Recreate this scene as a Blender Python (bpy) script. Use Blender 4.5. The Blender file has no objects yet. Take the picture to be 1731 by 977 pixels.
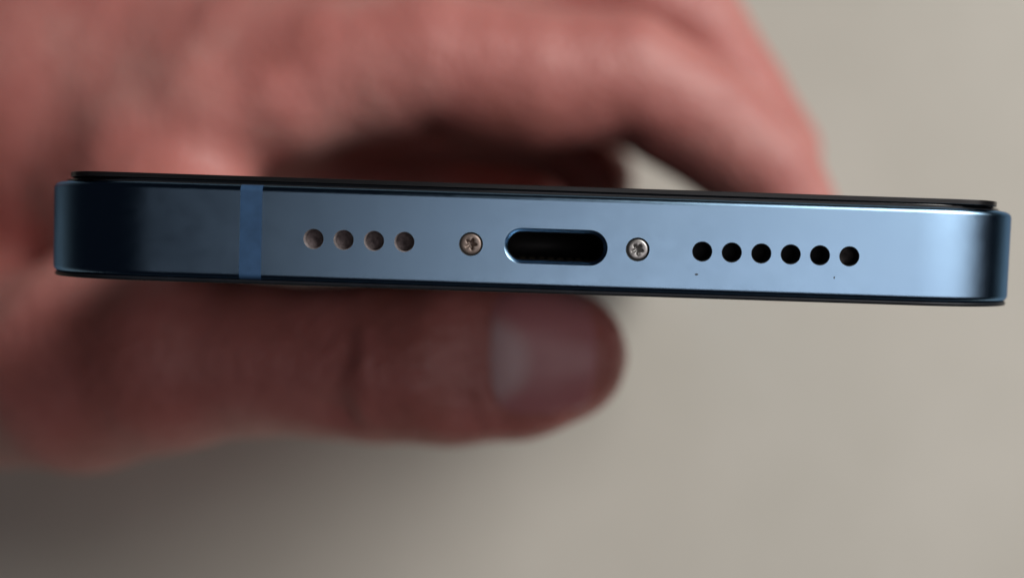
import bpy, bmesh, math
import numpy as np
from mathutils import Matrix, Vector
from mathutils.geometry import tessellate_polygon

R = math.radians
MM = 0.001
scene = bpy.context.scene
C = scene.collection

# The handset lies along +Y in a "handset frame" (x right, y away, z up, origin at the
# middle of its bottom edge). BASE tips that frame down over the table, whose top is world z = 0.
TILT = R(76)
BASE = Matrix.Translation((0, 0, 0.169 * math.sin(TILT))) @ Matrix.Rotation(-TILT, 4, 'X')

def frame_matrix(x, y, z):
    return BASE @ Matrix.Translation((x * MM, y * MM, z * MM))

# ---------------------------------------------------------------- camera
cam = bpy.data.cameras.new('camera')
cam.sensor_width = 36.0
cam.lens = 36.0 * 1687.0 / 1731.0
cam.clip_start = 0.005
cam.clip_end = 50.0
cam.dof.use_dof = True
cam.dof.focus_distance = 0.0755
cam.dof.aperture_fstop = cam.lens / 3.4
camo = bpy.data.objects.new('camera', cam); C.objects.link(camo)
camo.matrix_world = frame_matrix(0, -75, 0) @ Matrix.Rotation(R(90) - math.atan(78.5 / 1687.0), 4, 'X')
scene.camera = camo

# ---------------------------------------------------------------- world and lamps
world = bpy.data.worlds.new('World'); scene.world = world
world.use_nodes = True
world.node_tree.nodes['Background'].inputs['Color'].default_value = (0.62, 0.72, 1.0, 1)
world.node_tree.nodes['Background'].inputs['Strength'].default_value = 0.006

def area_lamp(name, direction, dist, sx, sy, watts, colour, target=(0, 40, 0)):
    l = bpy.data.lights.new(name, 'AREA')
    l.shape = 'RECTANGLE'; l.size = sx; l.size_y = sy; l.energy = watts; l.color = colour
    o = bpy.data.objects.new(name, l); C.objects.link(o)
    d = Vector(direction).normalized()
    t = Vector(target) * MM
    rot = d.to_track_quat('Z', 'Y').to_matrix().to_4x4()
    o.matrix_world = BASE @ Matrix.Translation(t + d * dist) @ rot
    return o

area_lamp('tall_window_light', (0.650, -0.580, 0.495), 1.1, 0.56, 0.56, 10.0, (1.0, 0.975, 0.94))
area_lamp('low_window_light', (0.490, -0.86, -0.09), 1.0, 1.22, 0.36, 1.64, (1.0, 0.92, 0.94))

scene.view_settings.view_transform = 'Standard'
scene.view_settings.look = 'None'
scene.view_settings.exposure = 0.0
scene.view_settings.gamma = 1.0
scene.view_settings.use_curve_mapping = False

# ---------------------------------------------------------------- materials
def new_mat(name, base, rough=0.5, metal=0.0, spec=0.5):
    m = bpy.data.materials.new(name); m.use_nodes = True
    b = m.node_tree.nodes['Principled BSDF']
    b.inputs['Base Color'].default_value = (*base, 1)
    b.inputs['Roughness'].default_value = rough
    b.inputs['Metallic'].default_value = metal
    b.inputs['Specular IOR Level'].default_value = spec
    return m, m.node_tree.nodes, m.node_tree.links, b

def noise(n, l, scale, detail=4.0, rough=0.55, stretch=None):
    tc = n.new('ShaderNodeTexCoord'); t = n.new('ShaderNodeTexNoise')
    t.inputs['Scale'].default_value = scale; t.inputs['Detail'].default_value = detail
    t.inputs['Roughness'].default_value = rough
    if stretch:
        mp = n.new('ShaderNodeMapping'); mp.inputs['Scale'].default_value = stretch
        l.new(tc.outputs['Object'], mp.inputs['Vector']); l.new(mp.outputs['Vector'], t.inputs['Vector'])
    else:
        l.new(tc.outputs['Object'], t.inputs['Vector'])
    return t

def ramp(n, l, src, stops):
    r = n.new('ShaderNodeValToRGB'); e = r.color_ramp.elements
    while len(e) < len(stops): e.new(0.5)
    for k, (p, c) in enumerate(stops):
        e[k].position = p; e[k].color = (*c, 1) if len(c) == 3 else c
    l.new(src, r.inputs['Fac']); return r

def bump(n, l, b, src, strength, dist):
    k = n.new('ShaderNodeBump'); k.inputs['Strength'].default_value = strength
    k.inputs['Distance'].default_value = dist
    l.new(src, k.inputs['Height']); l.new(k.outputs['Normal'], b.inputs['Normal']); return k

def mat_metal():
    m = bpy.data.materials.new('blue_anodised_aluminium'); m.use_nodes = True
    n, l = m.node_tree.nodes, m.node_tree.links
    n.remove(n['Principled BSDF'])
    b = n.new('ShaderNodeBsdfMetallic')
    b.distribution = 'BECKMANN'; b.fresnel_type = 'F82'
    b.inputs['Edge Tint'].default_value = (0.25, 0.34, 0.52, 1)
    l.new(b.outputs['BSDF'], n['Material Output'].inputs['Surface'])
    t = noise(n, l, 140, 3)
    r = ramp(n, l, t.outputs['Fac'], [(0.3, (0.395, 0.63, 0.885)), (0.7, (0.42, 0.665, 0.915))])
    l.new(r.outputs['Color'], b.inputs['Base Color'])
    t2 = noise(n, l, 900, 4, 0.6)
    mr = n.new('ShaderNodeMapRange'); mr.inputs['To Min'].default_value = 0.35; mr.inputs['To Max'].default_value = 0.42
    sm = noise(n, l, 110, 5, 0.7, (1, 1, 2.2))
    ad = n.new('ShaderNodeMath'); ad.operation = 'MULTIPLY_ADD'
    l.new(sm.outputs['Fac'], ad.inputs[0]); ad.inputs[1].default_value = 0.10; ad.inputs[2].default_value = -0.05
    sum_ = n.new('ShaderNodeMath'); sum_.operation = 'ADD'
    l.new(t2.outputs['Fac'], mr.inputs['Value']); l.new(mr.outputs['Result'], sum_.inputs[0]); l.new(ad.outputs['Value'], sum_.inputs[1])
    l.new(sum_.outputs['Value'], b.inputs['Roughness'])
    t3 = noise(n, l, 9000, 2)
    bump(n, l, b, t3.outputs['Fac'], 0.12, 0.00002)
    return m

def mat_skin():
    m, n, l, b = new_mat('skin', (0.5, 0.25, 0.2), 0.40, 0.0, 0.5)
    t = noise(n, l, 42, 6, 0.62)
    r = ramp(n, l, t.outputs['Fac'], [(0.30, (0.47, 0.165, 0.135)), (0.47, (0.61, 0.22, 0.195)), (0.56, (0.65, 0.26, 0.23)), (0.70, (0.70, 0.35, 0.31))])
    l.new(r.outputs['Color'], b.inputs['Base Color'])
    b.inputs['Subsurface Weight'].default_value = 0.25
    b.inputs['Subsurface Radius'].default_value = (1.0, 0.35, 0.22)
    b.inputs['Subsurface Scale'].default_value = 0.0016
    v = n.new('ShaderNodeTexVoronoi'); v.inputs['Scale'].default_value = 900
    tc = n.new('ShaderNodeTexCoord'); l.new(tc.outputs['Object'], v.inputs['Vector'])
    t2 = noise(n, l, 220, 6, 0.65)
    add = n.new('ShaderNodeMath'); add.operation = 'MULTIPLY_ADD'
    l.new(v.outputs['Distance'], add.inputs[0]); add.inputs[1].default_value = 0.35; l.new(t2.outputs['Fac'], add.inputs[2])
    bump(n, l, b, add.outputs['Value'], 0.6, 0.0008)
    return m

LUNULA_SHEEN = (-2.7, 31.0, -12.6)
def mat_nail():
    m, n, l, b = new_mat('fingernail', (0.55, 0.36, 0.36), 0.34, 0.0, 0.5)
    t = noise(n, l, 400, 3, 0.5, (0.15, 1, 1))
    r = ramp(n, l, t.outputs['Fac'], [(0.3, (0.60, 0.235, 0.245)), (0.7, (0.68, 0.29, 0.30))])
    l.new(r.outputs['Color'], b.inputs['Base Color'])
    # pale half-moon at the nail root, painting in the sheen on that edge
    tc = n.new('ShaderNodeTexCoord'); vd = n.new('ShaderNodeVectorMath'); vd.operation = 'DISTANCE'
    l.new(tc.outputs['Object'], vd.inputs[0]); vd.inputs[1].default_value = tuple(c * MM for c in LUNULA_SHEEN)
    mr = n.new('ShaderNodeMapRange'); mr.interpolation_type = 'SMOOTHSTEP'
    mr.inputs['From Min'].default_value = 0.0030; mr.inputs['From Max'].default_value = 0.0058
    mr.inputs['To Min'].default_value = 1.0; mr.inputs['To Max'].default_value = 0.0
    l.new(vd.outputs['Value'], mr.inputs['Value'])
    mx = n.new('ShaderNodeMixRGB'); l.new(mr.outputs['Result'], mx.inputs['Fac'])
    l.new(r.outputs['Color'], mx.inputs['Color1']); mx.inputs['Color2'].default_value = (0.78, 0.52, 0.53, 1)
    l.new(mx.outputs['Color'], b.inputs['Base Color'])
    b.inputs['Subsurface Weight'].default_value = 0.2
    b.inputs['Subsurface Radius'].default_value = (1.0, 0.4, 0.3)
    b.inputs['Subsurface Scale'].default_value = 0.0015
    bump(n, l, b, t.outputs['Fac'], 0.2, 0.0002)
    return m

def mat_table():
    m, n, l, b = new_mat('grey_beige_laminate', (0.5, 0.47, 0.42), 0.6, 0.0, 0.3)
    t = noise(n, l, 14, 6, 0.6)
    r = ramp(n, l, t.outputs['Fac'], [(0.3, (0.595, 0.57, 0.50)), (0.7, (0.675, 0.645, 0.575))])
    l.new(r.outputs['Color'], b.inputs['Base Color'])
    t2 = noise(n, l, 300, 4)
    bump(n, l, b, t2.outputs['Fac'], 0.15, 0.0005)
    return m

def simple(name, base, rough, metal=0.0, spec=0.5, var=0.2, scale=800):
    m, n, l, b = new_mat(name, base, rough, metal, spec)
    t = noise(n, l, scale, 4)
    lo = tuple(c * (1 - var) for c in base); hi = tuple(min(1, c * (1 + var)) for c in base)
    r = ramp(n, l, t.outputs['Fac'], [(0.3, lo), (0.7, hi)])
    l.new(r.outputs['Color'], b.inputs['Base Color'])
    bump(n, l, b, t.outputs['Fac'], 0.2, 0.00003)
    return m

M = dict(
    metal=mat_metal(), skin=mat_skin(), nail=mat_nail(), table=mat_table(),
    band=simple('blue_plastic_antenna', (0.036, 0.092, 0.195), 0.5, var=0.15),
    glass=simple('black_glass', (0.006, 0.007, 0.009), 0.12, var=0.05),
    backplate=simple('black_back_plate', (0.010, 0.012, 0.016), 0.45, spec=0.25),
    gasket=simple('black_gasket', (0.012, 0.013, 0.017), 0.55),
    protector=simple('dark_protector', (0.010, 0.010, 0.011), 0.28, var=0.1),
    hole=simple('dark_hole_wall', (0.030, 0.036, 0.042), 0.6, 0.0),
    dusty=simple('dusty_hole_wall', (0.20, 0.175, 0.175), 0.8, var=0.45, scale=2500),
    mesh=simple('dark_acoustic_mesh', (0.010, 0.011, 0.013), 0.7),
    dustmesh=simple('dusty_acoustic_mesh', (0.17, 0.14, 0.14), 0.85, var=0.5, scale=3000),
    greymesh=simple('lightly_dusty_mesh', (0.085, 0.075, 0.07), 0.8, var=0.5, scale=3000),
    port=simple('port_cavity', (0.004, 0.004, 0.005), 0.6),
    gold=simple('dull_gold_contact', (0.05, 0.04, 0.025), 0.5, 1.0),
    steel=simple('worn_steel_screw', (0.45, 0.44, 0.43), 0.42, 1.0, var=0.15, scale=1500),
    rust=simple('tarnished_brown_screw', (0.36, 0.29, 0.255), 0.52, 0.8, var=0.25, scale=1500),
    dirt=simple('dirt', (0.10, 0.125, 0.15), 0.9),
)

# ---------------------------------------------------------------- mesh helpers (all in mm)
def mesh_obj(name, verts, faces, mat, parent=None, normals=None, smooth=True):
    me = bpy.data.meshes.new(name)
    me.from_pydata([(v[0] * MM, v[1] * MM, v[2] * MM) for v in verts], [], faces)
    me.update()
    if smooth: me.polygons.foreach_set('use_smooth', [True] * len(me.polygons))
    if normals is not None: me.normals_split_custom_set_from_vertices([tuple(n) for n in normals])
    me.materials.append(mat)
    o = bpy.data.objects.new(name, me); C.objects.link(o)
    if parent: o.parent = parent
    return o

def tag(o, label, cat=None, kind=None, group=None):
    if label: o['label'] = label
    if cat: o['category'] = cat
    if kind: o['kind'] = kind
    if group: o['group'] = group
    return o

# ---------------------------------------------------------------- the setting: table
bm = bmesh.new()
bmesh.ops.create_grid(bm, x_segments=8, y_segments=8, size=0.5)
for v in bm.verts: v.co.x -= 0.12; v.co.y += 0.05
r_ = bmesh.ops.extrude_face_region(bm, geom=bm.faces[:])
for e in r_['geom']:
    if isinstance(e, bmesh.types.BMVert): e.co.z -= 0.03
bmesh.ops.recalc_face_normals(bm, faces=bm.faces[:])
me = bpy.data.meshes.new('table_top'); bm.to_mesh(me); bm.free()
me.materials.append(M['table'])
table = bpy.data.objects.new('table_top', me); C.objects.link(table)
tag(table, 'plain grey beige table surface behind and below the hand', None, 'structure')

# ---------------------------------------------------------------- the smartphone
phone = bpy.data.objects.new('smartphone', None); C.objects.link(phone)
phone.empty_display_size = 0.02
phone.matrix_world = BASE @ Matrix.Rotation(R(1.85), 4, 'Y')
tag(phone, 'blue metal smartphone held edge-on with its charging port facing the camera', 'smartphone')

XL, XR, YL, RC, HZ, FR = -37.9, 41.1, 158.0, 10.8, 3.68, 0.50

def plan(xl, xr, y0, y1, rc, seg=28, ex=2.28):
    """closed outline with continuous-curvature (superellipse) corners: list of (px, py, nx, ny), counter-clockwise from bottom-left"""
    pts = []
    for (cx, cy, a0) in ((xl + rc, y0 + rc, 180), (xr - rc, y0 + rc, 270), (xr - rc, y1 - rc, 0), (xl + rc, y1 - rc, 90)):
        for k in range(seg + 1):
            f = k / seg
            a = R(a0 + 90 * f)
            c, s_ = math.cos(a), math.sin(a)
            c = 0.0 if abs(c) < 1e-9 else c; s_ = 0.0 if abs(s_) < 1e-9 else s_
            qx = math.copysign(abs(c) ** (2 / ex), c); qy = math.copysign(abs(s_) ** (2 / ex), s_)
            nx = math.copysign(abs(qx) ** (ex - 1), c) if c else 0.0
            ny = math.copysign(abs(qy) ** (ex - 1), s_) if s_ else 0.0
            h = math.hypot(nx, ny)
            pts.append((cx + rc * qx, cy + rc * qy, nx / h, ny / h))
    return pts

def sweep(name, outline, profile, mat, parent, skip=None, cap_top=False, cap_bot=False):
    """profile: list of (inset, z, nr, nz)"""
    V, N, Fc = [], [], []
    n, m = len(outline), len(profile)
    for (qx, qy, nx, ny) in outline:
        for (o, z, nr, nz) in profile:
            V.append((qx - nx * o, qy - ny * o, z)); N.append((nx * nr, ny * nr, nz))
    for i in range(n):
        j = (i + 1) % n
        for k in range(m - 1):
            if skip and skip(i, k): continue
            Fc.append((i * m + k, j * m + k, j * m + k + 1, i * m + k + 1))
    if cap_top: Fc.append([i * m + m - 1 for i in range(n)])
    if cap_bot: Fc.append([i * m for i in range(n)][::-1])
    return V, N, Fc

def fillet_profile(hz0, hz1, fr, inset, seg=6):
    p = [(inset, hz0, 0, -1)]
    for k in range(seg + 1):
        a = R(-90 + 90 * k / seg); p.append((fr - fr * math.cos(a), hz0 + fr + fr * math.sin(a), math.cos(a), math.sin(a)))
    for k in range(seg + 1):
        a = R(90 * k / seg); p.append((fr - fr * math.cos(a), hz1 - fr + fr * math.sin(a), math.cos(a), math.sin(a)))
    p.append((inset, hz1, 0, 1))
    return p

SEG = 44
outline = plan(XL, XR, 0, YL, RC, SEG)
BZ = -HZ + 0.22
prof = fillet_profile(BZ, HZ, FR, 1.3)
flat_k = 7                                      # the flat strip of the profile
V, N, Fc = sweep('frame', outline, prof, None, None, skip=lambda i, k: i == SEG and k == flat_k)

# openings in the flat bottom edge of the frame
FZ = -0.22
def px(u): return (u - 865.5) / 22.5
def circle(cx, cz, r, n=28): return [(cx + r * math.cos(2 * math.pi * k / n), cz + r * math.sin(2 * math.pi * k / n)) for k in range(n)]
def stadium(cx, cz, hw, hh, n=14):
    p = []
    for s, a0 in ((1, -90), (-1, 90)):
        for k in range(n + 1):
            a = R(a0 + 180 * k / n); p.append((cx + s * (hw - hh) + hh * math.cos(a), cz + hh * math.sin(a)))
    return p

mic_x = [-14.90, -12.64, -10.36, -8.08]
spk_x = [14.30, 16.52, 18.74, 20.95, 23.15, 25.36]
screw_x = [-3.08, 9.45]
PORT = (3.30, FZ, 3.90, 1.34)
RH, RS = 0.76, 0.90
holes = [circle(x, FZ, RH) for x in mic_x + spk_x] + [circle(x, FZ, RS) for x in screw_x] + [stadium(*PORT)]
outer = [(XL + RC, BZ + FR), (XR - RC, BZ + FR), (XR - RC, HZ - FR), (XL + RC, HZ - FR)]
polys = [[Vector((x, z, 0)) for x, z in outer]] + [[Vector((x, z, 0)) for x, z in h[::-1]] for h in holes]
flat = [p for q in polys for p in q]
b0 = len(V)
for p in flat: V.append((p.x, 0.0, p.y)); N.append((0, -1, 0))
for t in tessellate_polygon(polys):
    a, b, c = (flat[i] for i in t)
    if abs((b - a).cross(c - a).z) < 1e-9: continue
    t = tuple(i + b0 for i in t)
    Fc.append(t if (b - a).cross(c - a).z > 0 else t[::-1])
mesh_obj('frame', V, Fc, M['metal'], phone, N)

# antenna band: plastic strip let into the frame, 0.02 mm proud
def band(x0, x1):
    V, N, Fc = [], [], []
    pr = [(o - 0.02 * nr, z + 0.02 * nz, nr, nz) for (o, z, nr, nz) in prof[1:-1]]
    for (o, z, nr, nz) in pr:
        for x in (x0, x1): V.append((x, o, z)); N.append((0, -nr, nz))
    for k in range(len(pr) - 1): Fc.append((2 * k, 2 * k + 1, 2 * k + 3, 2 * k + 2))
    return mesh_obj('antenna_band', V, Fc, M['band'], phone, N)
band(-20.45, -18.80)

# plates
def plate(name, inset, z0, z1, rc, fr, mat, yi=None):
    yi = inset if yi is None else yi
    ol = plan(XL + inset, XR - inset, yi, YL - yi, rc, 24)
    V, N, Fc = sweep(name, ol, fillet_profile(z0, z1, fr, fr + 0.5, 3), None, None, cap_top=True, cap_bot=True)
    return mesh_obj(name, V, Fc, mat, phone, N)
plate('screen_gasket', 0.75, HZ - 0.5, HZ + 0.10, 10.1, 0.06, M['gasket'])
plate('screen_glass', 0.90, HZ + 0.02, HZ + 0.30, 9.9, 0.12, M['glass'])
plate('screen_protector', 2.9, HZ + 0.33, HZ + 0.70, 4.4, 0.05, M['protector'], 1.0)
plate('back_glass', 0.10, BZ - 0.30, BZ + 0.02, RC - 0.1, 0.13, M['backplate'])

def lathe(name, x, prof_, mat, parent, n=28, cap=False):
    V, Fc = [], []
    for (r, y) in prof_:
        for k in range(n):
            a = 2 * math.pi * k / n; V.append((x + r * math.cos(a), y, FZ + r * math.sin(a)))
    m = len(prof_)
    for i in range(m - 1):
        for k in range(n):
            j = (k + 1) % n; Fc.append((i * n + k, i * n + j, (i + 1) * n + j, (i + 1) * n + k))
    if cap: Fc.append([(m - 1) * n + k for k in range(n)])
    return mesh_obj(name, V, Fc, mat, parent)

for i, x in enumerate(mic_x):
    h = lathe('microphone_hole', x, [(RH, 0), (RH - 0.05, 0.05), (RH - 0.06, 0.08), (RH - 0.06, 1.3)], M['dusty'], phone)
    # clogged mesh disc, slightly mounded
    lathe('mesh_screen', x, [(RH - 0.06, 1.16 - 0.11 * (3 - i)), (0.45, 1.20 - 0.11 * (3 - i)), (0.2, 1.22 - 0.11 * (3 - i)), (0.02, 1.23 - 0.11 * (3 - i))], M['dustmesh'], h, cap=True)
for i, x in enumerate(spk_x):
    z_ = 1.80 if i < 5 else 1.05
    h = lathe('speaker_hole', x, [(RH, 0), (RH - 0.05, 0.05), (RH - 0.06, 0.08), (RH - 0.06, 1.9)], M['hole'], phone)
    lathe('mesh_screen', x, [(RH - 0.06, z_), (0.45, z_ + 0.03), (0.02, z_ + 0.05)], M['mesh' if i < 5 else 'greymesh'], h, cap=True)

def screw(x, mat, rot, lab):
    s = lathe('screw', x, [(RS, 0), (RS - 0.05, 0.04), (RS - 0.07, 0.08), (RS - 0.07, 0.5)], M['hole'], phone)
    tag(s, lab)
    # screw head: ring with a five-lobed socket
    n = 60
    star = lambda k: 0.36 + 0.11 * math.cos(5 * (2 * math.pi * k / n) + rot)
    rings = [(lambda k: 0.80, 0.30), (lambda k: 0.80, 0.16), (lambda k: 0.76, 0.10), (lambda k: 0.62, 0.07),
             (lambda k: star(k) + 0.05, 0.055), (lambda k: star(k), 0.075), (lambda k: star(k) * 0.92, 0.40), (lambda k: 0.02, 0.45)]
    V, Fc = [], []
    for f, y in rings:
        for k in range(n):
            a = 2 * math.pi * k / n; V.append((x + f(k) * math.cos(a), y, FZ + f(k) * math.sin(a)))
    for i in range(len(rings) - 1):
        for k in range(n):
            j = (k + 1) % n; Fc.append((i * n + k, i * n + j, (i + 1) * n + j, (i + 1) * n + k))
    mesh_obj('screw_head', V, Fc, mat, s)
screw(screw_x[0], M['rust'], 0.4, 'tarnished brown screw left of the charging port')
screw(screw_x[1], M['steel'], 1.3, 'bright steel screw right of the charging port')

def stad_sweep(name, rings, mat, parent, cap=False):
    V, Fc = [], []; n = 30
    for (dd, y) in rings:
        for (x, z) in stadium(PORT[0], PORT[1], PORT[2] - dd, PORT[3] - dd): V.append((x, y, z))
    for i in range(len(rings) - 1):
        for k in range(n):
            j = (k + 1) % n; Fc.append((i * n + k, i * n + j, (i + 1) * n + j, (i + 1) * n + k))
    if cap: Fc.append([(len(rings) - 1) * n + k for k in range(n)])
    return mesh_obj(name, V, Fc, mat, parent)
port = stad_sweep('charging_port', [(0.30, 0.36), (0.31, 2.0), (0.31, 7.0)], M['port'], phone, cap=True)
stad_sweep('port_rim', [(0.0, 0.0), (0.03, 0.02), (0.24, 0.20), (0.29, 0.30), (0.30, 0.40)], M['metal'], port)
for k in range(8):
    x = PORT[0] - 2.6 + k * 0.74; z0 = PORT[1] - PORT[3] + 0.34
    V = [(x + dx, y, z0 + dz) for dz in (0, 0.12) for y in (4.2, 6.6) for dx in (0, 0.42)]
    mesh_obj('contact_pin', V, [(0, 1, 3, 2), (4, 6, 7, 5), (0, 4, 5, 1), (2, 3, 7, 6), (0, 2, 6, 4), (1, 5, 7, 3)], M['gold'], port, smooth=False)

# specks of dirt sitting on the metal
def speck(x, z, rx, rz, seed):
    rg = np.random.default_rng(seed); n = 10
    V = [(x, -0.02, z)] + [(x + rx * math.cos(k * .628) * rg.uniform(.6, 1.2), -0.003, z + rz * math.sin(k * .628) * rg.uniform(.6, 1.2)) for k in range(n)]
    mesh_obj('dirt_speck', V, [(0, 1 + k, 1 + (k + 1) % n) for k in range(n)], M['dirt'], phone)
speck(13.95, -1.95, 0.16, 0.09, 1); speck(24.30, -1.85, 0.07, 0.10, 2); 

# ---------------------------------------------------------------- the hand: one continuous surface
def seg_sdf(Pt, a, b, ra, rb):
    a = np.array(a, np.float32); b = np.array(b, np.float32)
    ab = b - a; L2 = float(ab @ ab)
    q0, q1, q2 = Pt[0] - a[0], Pt[1] - a[1], Pt[2] - a[2]
    t = np.clip((q0 * ab[0] + q1 * ab[1] + q2 * ab[2]) / L2, 0, 1)
    d = np.sqrt((q0 - t * ab[0]) ** 2 + (q1 - t * ab[1]) ** 2 + (q2 - t * ab[2]) ** 2)
    return d - (ra + (rb - ra) * t)

def smin(a, b, k):
    h = np.maximum(k - np.abs(a - b), 0) / k
    return np.minimum(a, b) - h * h * k * 0.25

def chain(Pt, pts, k):
    d = None
    for (a, ra), (b, rb) in zip(pts[:-1], pts[1:]):
        s = seg_sdf(Pt, a, b, ra, rb)
        d = s if d is None else smin(d, s, k)
    return d

def dent(Pt, a, b, w):
    return np.exp(-(np.maximum(seg_sdf(Pt, a, b, 0, 0), 0) / w) ** 2)

THUMB = [((5.5, 38.0, -12.8), 7.6), ((1.0, 38.0, -13.0), 9.2), ((-7.1, 38.5, -13.5), 9.5), ((-15.3, 39.0, -13.7), 9.1), ((-20.9, 40.0, -13.7), 8.7),
         ((-30.1, 41.0, -13.5), 8.9), ((-40.4, 43.0, -13.6), 11.0), ((-52.0, 47.0, -15.4), 12.5), ((-67.5, 59.0, -17.1), 12.8), ((-92.1, 82.0, -17.7), 15.0)]
INDEX = [((-75.0, 94.0, 26.8), 21.0), ((-54.9, 82.0, 26.0), 15.5), ((-38.5, 72.0, 25.0), 11.6), ((-25.5, 67.0, 24.0), 10.0), ((-11.3, 66.5, 25.2), 10.0),
         ((2.9, 67.0, 23.0), 9.7), ((15.5, 68.0, 23.5), 9.2), ((26.8, 70.0, 17.9), 8.9), ((36.3, 70.0, 10.3), 8.0), ((39.8, 70.0, 5.1), 7.0)]
MIDDLE = [((-86.2, 114.0, 26.7), 15.0), ((-58.6, 93.0, 37.4), 12.0), ((-28.6, 85.0, 38.4), 10.2), ((-1.4, 84.0, 39.0), 9.6), ((17.2, 84.0, 39.5), 9.2),
          ((28.1, 85.0, 32.8), 9.2), ((35.2, 87.0, 23.3), 8.8), ((41.8, 88.0, 14.4), 8.0), ((42.8, 88.0, 7.7), 7.2)]
RING = [((-100.5, 122.0, 18.6), 16.0), ((-67.6, 112.0, 35.1), 12.0), ((-36.3, 104.0, 34.6), 9.8), ((-6.8, 103.0, 33.9), 9.4), ((10.9, 103.0, 31.8), 9.2),
        ((23.1, 104.0, 24.4), 8.4), ((36.0, 105.0, 17.0), 7.8), ((46.4, 106.0, 11.7), 7.2), ((48.5, 107.0, 2.2), 6.8), ((47.9, 107.0, -2.7), 6.4)]
LITTLE = [((-107.3, 140.0, 13.9), 15.0), ((-68.3, 130.0, 21.7), 12.0), ((-35.4, 122.0, 24.3), 9.6), ((-5.2, 118.0, 23.3), 9.0), ((9.6, 117.0, 19.8), 8.2),
          ((16.3, 116.0, 12.4), 6.8), ((16.6, 116.0, 4.5), 6.0)]
PALM_INNER = [((-85.8, 128.0, 10.8), 12.0), ((-56.0, 138.0, 13.8), 11.0), ((-21.0, 140.0, 12.7), 9.0), ((4.3, 136.0, 10.0), 8.0)]
PALM = [((-45.4, 58.0, -7.1), 10.0), ((-47.0, 63.0, 0.8), 10.0), ((-59.1, 80.0, 8.2), 12.5), ((-73.3, 94.0, 13.4), 18.0), ((-95.6, 124.0, 19.9), 20.0)]
WEB = [((-56.5, 72.0, 7.4), 9.0), ((-50.9, 68.0, 12.5), 9.0), ((-41.4, 67.0, 17.5), 9.2), ((-31.1, 66.0, 19.9), 8.4), ((-22.2, 67.0, 22.9), 8.0)]
BACK = [((-71.6, 88.0, 18.7), 19.0), ((-90.2, 102.0, 20.3), 20.0), ((-112.1, 120.0, 21.8), 21.0)]
HEEL = [((-91.9, 90.0, -18.6), 14.0), ((-118.6, 126.0, -6.0), 16.0), ((-124.1, 136.0, 11.2), 19.0)]
ARM = [((-105.8, 130.0, 18.1), 20.0), ((-137.3, 138.0, 30.0), 21.0), (-190.0, 136.0, 52.0), (-245.0, 134.0, 72.0)]
ARM = [ARM[0], ARM[1], (ARM[2], 23.0), (ARM[3], 26.0)]

def hand_sdf(Pt):
    x = Pt[0]
    palm = smin(chain(Pt, PALM, 8), chain(Pt, HEEL, 10), 7)
    palm = smin(palm, chain(Pt, ARM, 10), 14)
    palm = smin(palm, chain(Pt, PALM_INNER, 6), 8)
    palm = smin(palm, chain(Pt, BACK, 8), 9)
    palm = smin(palm, chain(Pt, WEB, 1.5), 6)
    # fingers fuse into the palm near the knuckles and stay apart further out
    kk = 1.2 + 10.0 / (1 + np.exp((x + 48) / 5.0))
    d = palm
    for f in (LITTLE, RING, MIDDLE, INDEX):
        d = smin(d, chain(Pt, f, 0.7), kk)
    th = chain(Pt, THUMB, 1.2)
    # flatter nail side on the last joint of the thumb
    w = 1 / (1 + np.exp(-(x + 9.0) / 1.5))
    cut = 31.2 - Pt[1] + (1 - w) * -6
    h = np.maximum(3.0 - np.abs(th - cut), 0) / 3.0
    th = np.maximum(th, cut) + h * h * 0.75
    kt = 1.5 + 9.0 / (1 + np.exp((x + 34) / 4.0))
    d = smin(d, th, kt)
    # creases: thumb knuckle, finger joints (palm side), folds at the web
    for a, b, w_, amp in CREASES: d = d + amp * dent(Pt, a, b, w_)
    for a, b, w_, amp in FOLDS: d = d - amp * dent(Pt, a, b, w_)
    return d

CREASES = [
    ((-16.7, 31.0, -5.7), (-17.9, 32.0, -19.1), 1.3, 1.5), ((-19.3, 31.5, -6.3), (-20.3, 32.0, -17.9), 1.1, 1.0), ((-14.3, 30.5, -6.9), (-15.0, 31.0, -17.7), 0.9, 0.8),
    ((-22.0, 32.0, -7.0), (-23.0, 32.0, -17.2), 1.2, 0.6), ((-4.0, 29.0, -8.0), (-3.7, 29.5, -17.4), 0.8, 0.4),
    ((-11.1, 64.0, 16.8), (-11.7, 72.0, 17.7), 2.2, 1.6), ((16.3, 66.0, 15.1), (17.3, 74.0, 16.0), 2.2, 1.4), 
    ((-52.2, 56.0, 12.3), (-40.9, 55.0, 19.9), 1.8, 0.6), ((-55.6, 44.0, -10.6), (-47.0, 44.0, -7.8), 2.0, 0.9),
]
FOLDS = [((-47.3, 62.0, 14.1), (-32.0, 59.0, 19.3), 3.0, 0.9), ((-11.4, 34.0, -20.2), (4.2, 33.0, -19.0), 2.0, 0.6), ((-15.6, 30.5, -6.3), (-16.4, 31.0, -18.3), 1.0, 0.5), ((-3.3, 30.0, -8.1), (-3.0, 30.5, -17.6), 1.0, 0.5),
         ((-24.7, 62.0, 15.7), (-18.2, 62.0, 15.5), 5.0, 0.6), ((-2.1, 64.0, 14.9), (7.7, 64.0, 14.2), 5.0, 0.7)]

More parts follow.
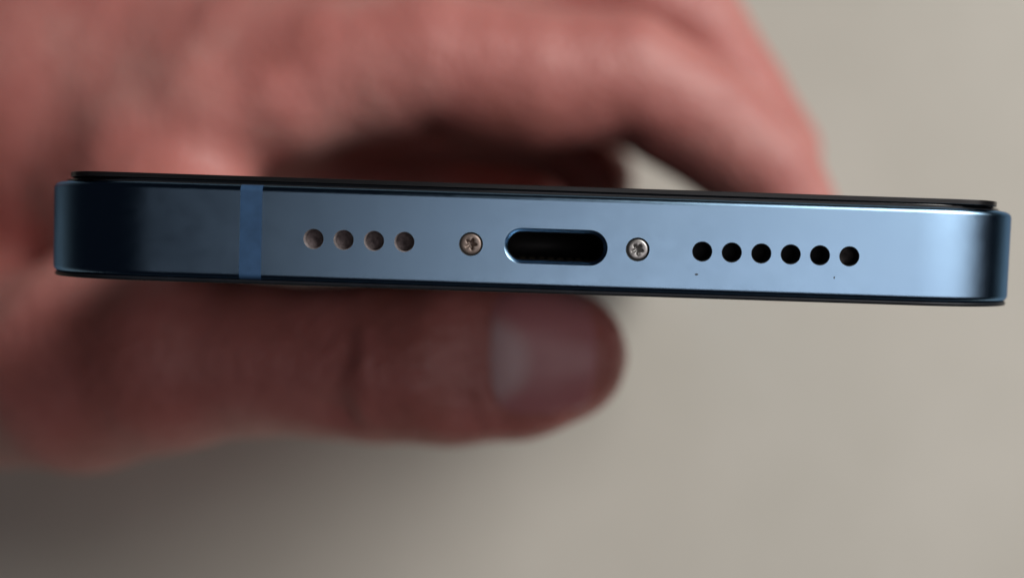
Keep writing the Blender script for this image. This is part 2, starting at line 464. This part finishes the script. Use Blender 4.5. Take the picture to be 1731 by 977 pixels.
def surface_nets(lo, hi, step):
    ax = [np.arange(lo[i], hi[i] + step, step, dtype=np.float32) for i in range(3)]
    G = np.meshgrid(*ax, indexing='ij', sparse=False)
    S = hand_sdf(G)
    nx, ny, nz = S.shape
    inside = S < 0
    cnt = np.zeros((nx - 1, ny - 1, nz - 1), np.float32)
    acc = [np.zeros_like(cnt) for _ in range(3)]
    def corner(arr, c): return arr[c[0]:nx - 1 + c[0], c[1]:ny - 1 + c[1], c[2]:nz - 1 + c[2]]
    corners = [(i, j, k) for i in (0, 1) for j in (0, 1) for k in (0, 1)]
    for c in corners:
        for axis in range(3):
            if c[axis] == 1: continue
            e = list(c); e[axis] = 1
            s0, s1 = corner(S, c), corner(S, e)
            cross = (s0 < 0) != (s1 < 0)
            t = np.where(cross, s0 / np.where(cross, s0 - s1, 1), 0)
            cnt += cross
            for q in range(3): acc[q] += np.where(cross, c[q] + (t if q == axis else 0), 0)
    act = cnt > 0
    idx = -np.ones(act.shape, np.int64); idx[act] = np.arange(act.sum())
    ii = np.argwhere(act)
    vv = np.stack([(acc[q][act] / cnt[act] + ii[:, q]) * step + lo[q] for q in range(3)], 1)
    faces = []
    for axis in range(3):
        u, w = (axis + 1) % 3, (axis + 2) % 3
        s0 = [slice(None)] * 3; s1 = [slice(None)] * 3
        s0[axis] = slice(0, -1); s1[axis] = slice(1, None)
        a, b = inside[tuple(s0)], inside[tuple(s1)]
        ch = np.argwhere(a != b)
        ok = (ch[:, u] > 0) & (ch[:, w] > 0) & (ch[:, u] < S.shape[u] - 1) & (ch[:, w] < S.shape[w] - 1)
        ch = ch[ok]
        def at(du, dw):
            q = ch.copy(); q[:, u] -= du; q[:, w] -= dw
            return idx[q[:, 0], q[:, 1], q[:, 2]]
        f = np.stack([at(1, 1), at(0, 1), at(0, 0), at(1, 0)], 1)
        flip = ~a[ch[:, 0], ch[:, 1], ch[:, 2]]
        f[flip] = f[flip][:, ::-1]
        faces.append(f)
    return vv, np.concatenate(faces)

hv, hf = surface_nets((-282.0, 16.0, -52.0), (62.0, 170.0, 108.0), 1.25)
print('hand', len(hv), len(hf))
hand_me = bpy.data.meshes.new('hand')
hand_me.from_pydata((hv * MM).tolist(), [], hf.tolist())
hand_me.update()
hand_me.polygons.foreach_set('use_smooth', [True] * len(hand_me.polygons))
hand_me.materials.append(M['skin'])
hand = bpy.data.objects.new('hand', hand_me); C.objects.link(hand)
hand.matrix_world = BASE
tag(hand, 'bare hand gripping the smartphone, thumb below and fingers arched over the top', 'hand')

# thumb nail: a curved plate laid on the flattened front of the thumb
def nail(c_root, c_tip, half_w):
    a, b = np.array(c_root), np.array(c_tip)
    nu, nv = 22, 20
    ax = b - a; Ln = np.linalg.norm(ax); ax = ax / Ln
    side = np.array((-ax[2], 0, ax[0])); side /= np.linalg.norm(side)
    pts = []
    for i in range(nu + 1):
        s = i / nu
        # outline: rounded root, straight sides, rounded free edge
        w = half_w * min(1, (1 - (1 - min(1, s / 0.30)) ** 2.4) ** 0.5 * 0.22 + 0.78 if s < 0.3 else 1.0)
        for j in range(nv + 1):
            t = -1 + 2 * j / nv
            bow = -1.5 * t * t * (1 if s > 0.5 else -0.2) * abs(s - 0.5) * 2
            pts.append(a + ax * (s * Ln + bow) + side * (w * t))
    pts = np.array(pts, np.float32)
    y = np.full(len(pts), 20.0, np.float32)
    for _ in range(60):
        d = hand_sdf([pts[:, 0], y, pts[:, 2]]); y += np.clip(d * 0.7, -1, 2)
    Y = y.reshape(nu + 1, nv + 1)
    # own curvature of the plate, sunk a little at the root and the sides
    t = np.linspace(-1, 1, nv + 1)[None, :]; s = np.linspace(0, 1, nu + 1)[:, None]
    lift = 0.45 * (1 - np.abs(t) ** 4) * np.clip(s / 0.15, 0, 1) ** 0.5 - 0.10
    Y = Y - lift
    top = np.stack([pts[:, 0], Y.ravel(), pts[:, 2]], 1)
    bot = top + np.array((0, 0.55, 0))
    n = len(top); V = np.concatenate([top, bot]).tolist(); Fc = []
    W = nv + 1
    for i in range(nu):
        for j in range(nv):
            q = (i * W + j, (i + 1) * W + j, (i + 1) * W + j + 1, i * W + j + 1)
            Fc.append(q); Fc.append(tuple(k + n for k in q[::-1]))
    ring = [i * W for i in range(nu + 1)] + [nu * W + j for j in range(1, W)] + [i * W + nv for i in range(nu - 1, -1, -1)] + [j for j in range(nv - 1, 0, -1)]
    for k in range(len(ring)):
        p, q = ring[k], ring[(k + 1) % len(ring)]; Fc.append((q, p, p + n, q + n))
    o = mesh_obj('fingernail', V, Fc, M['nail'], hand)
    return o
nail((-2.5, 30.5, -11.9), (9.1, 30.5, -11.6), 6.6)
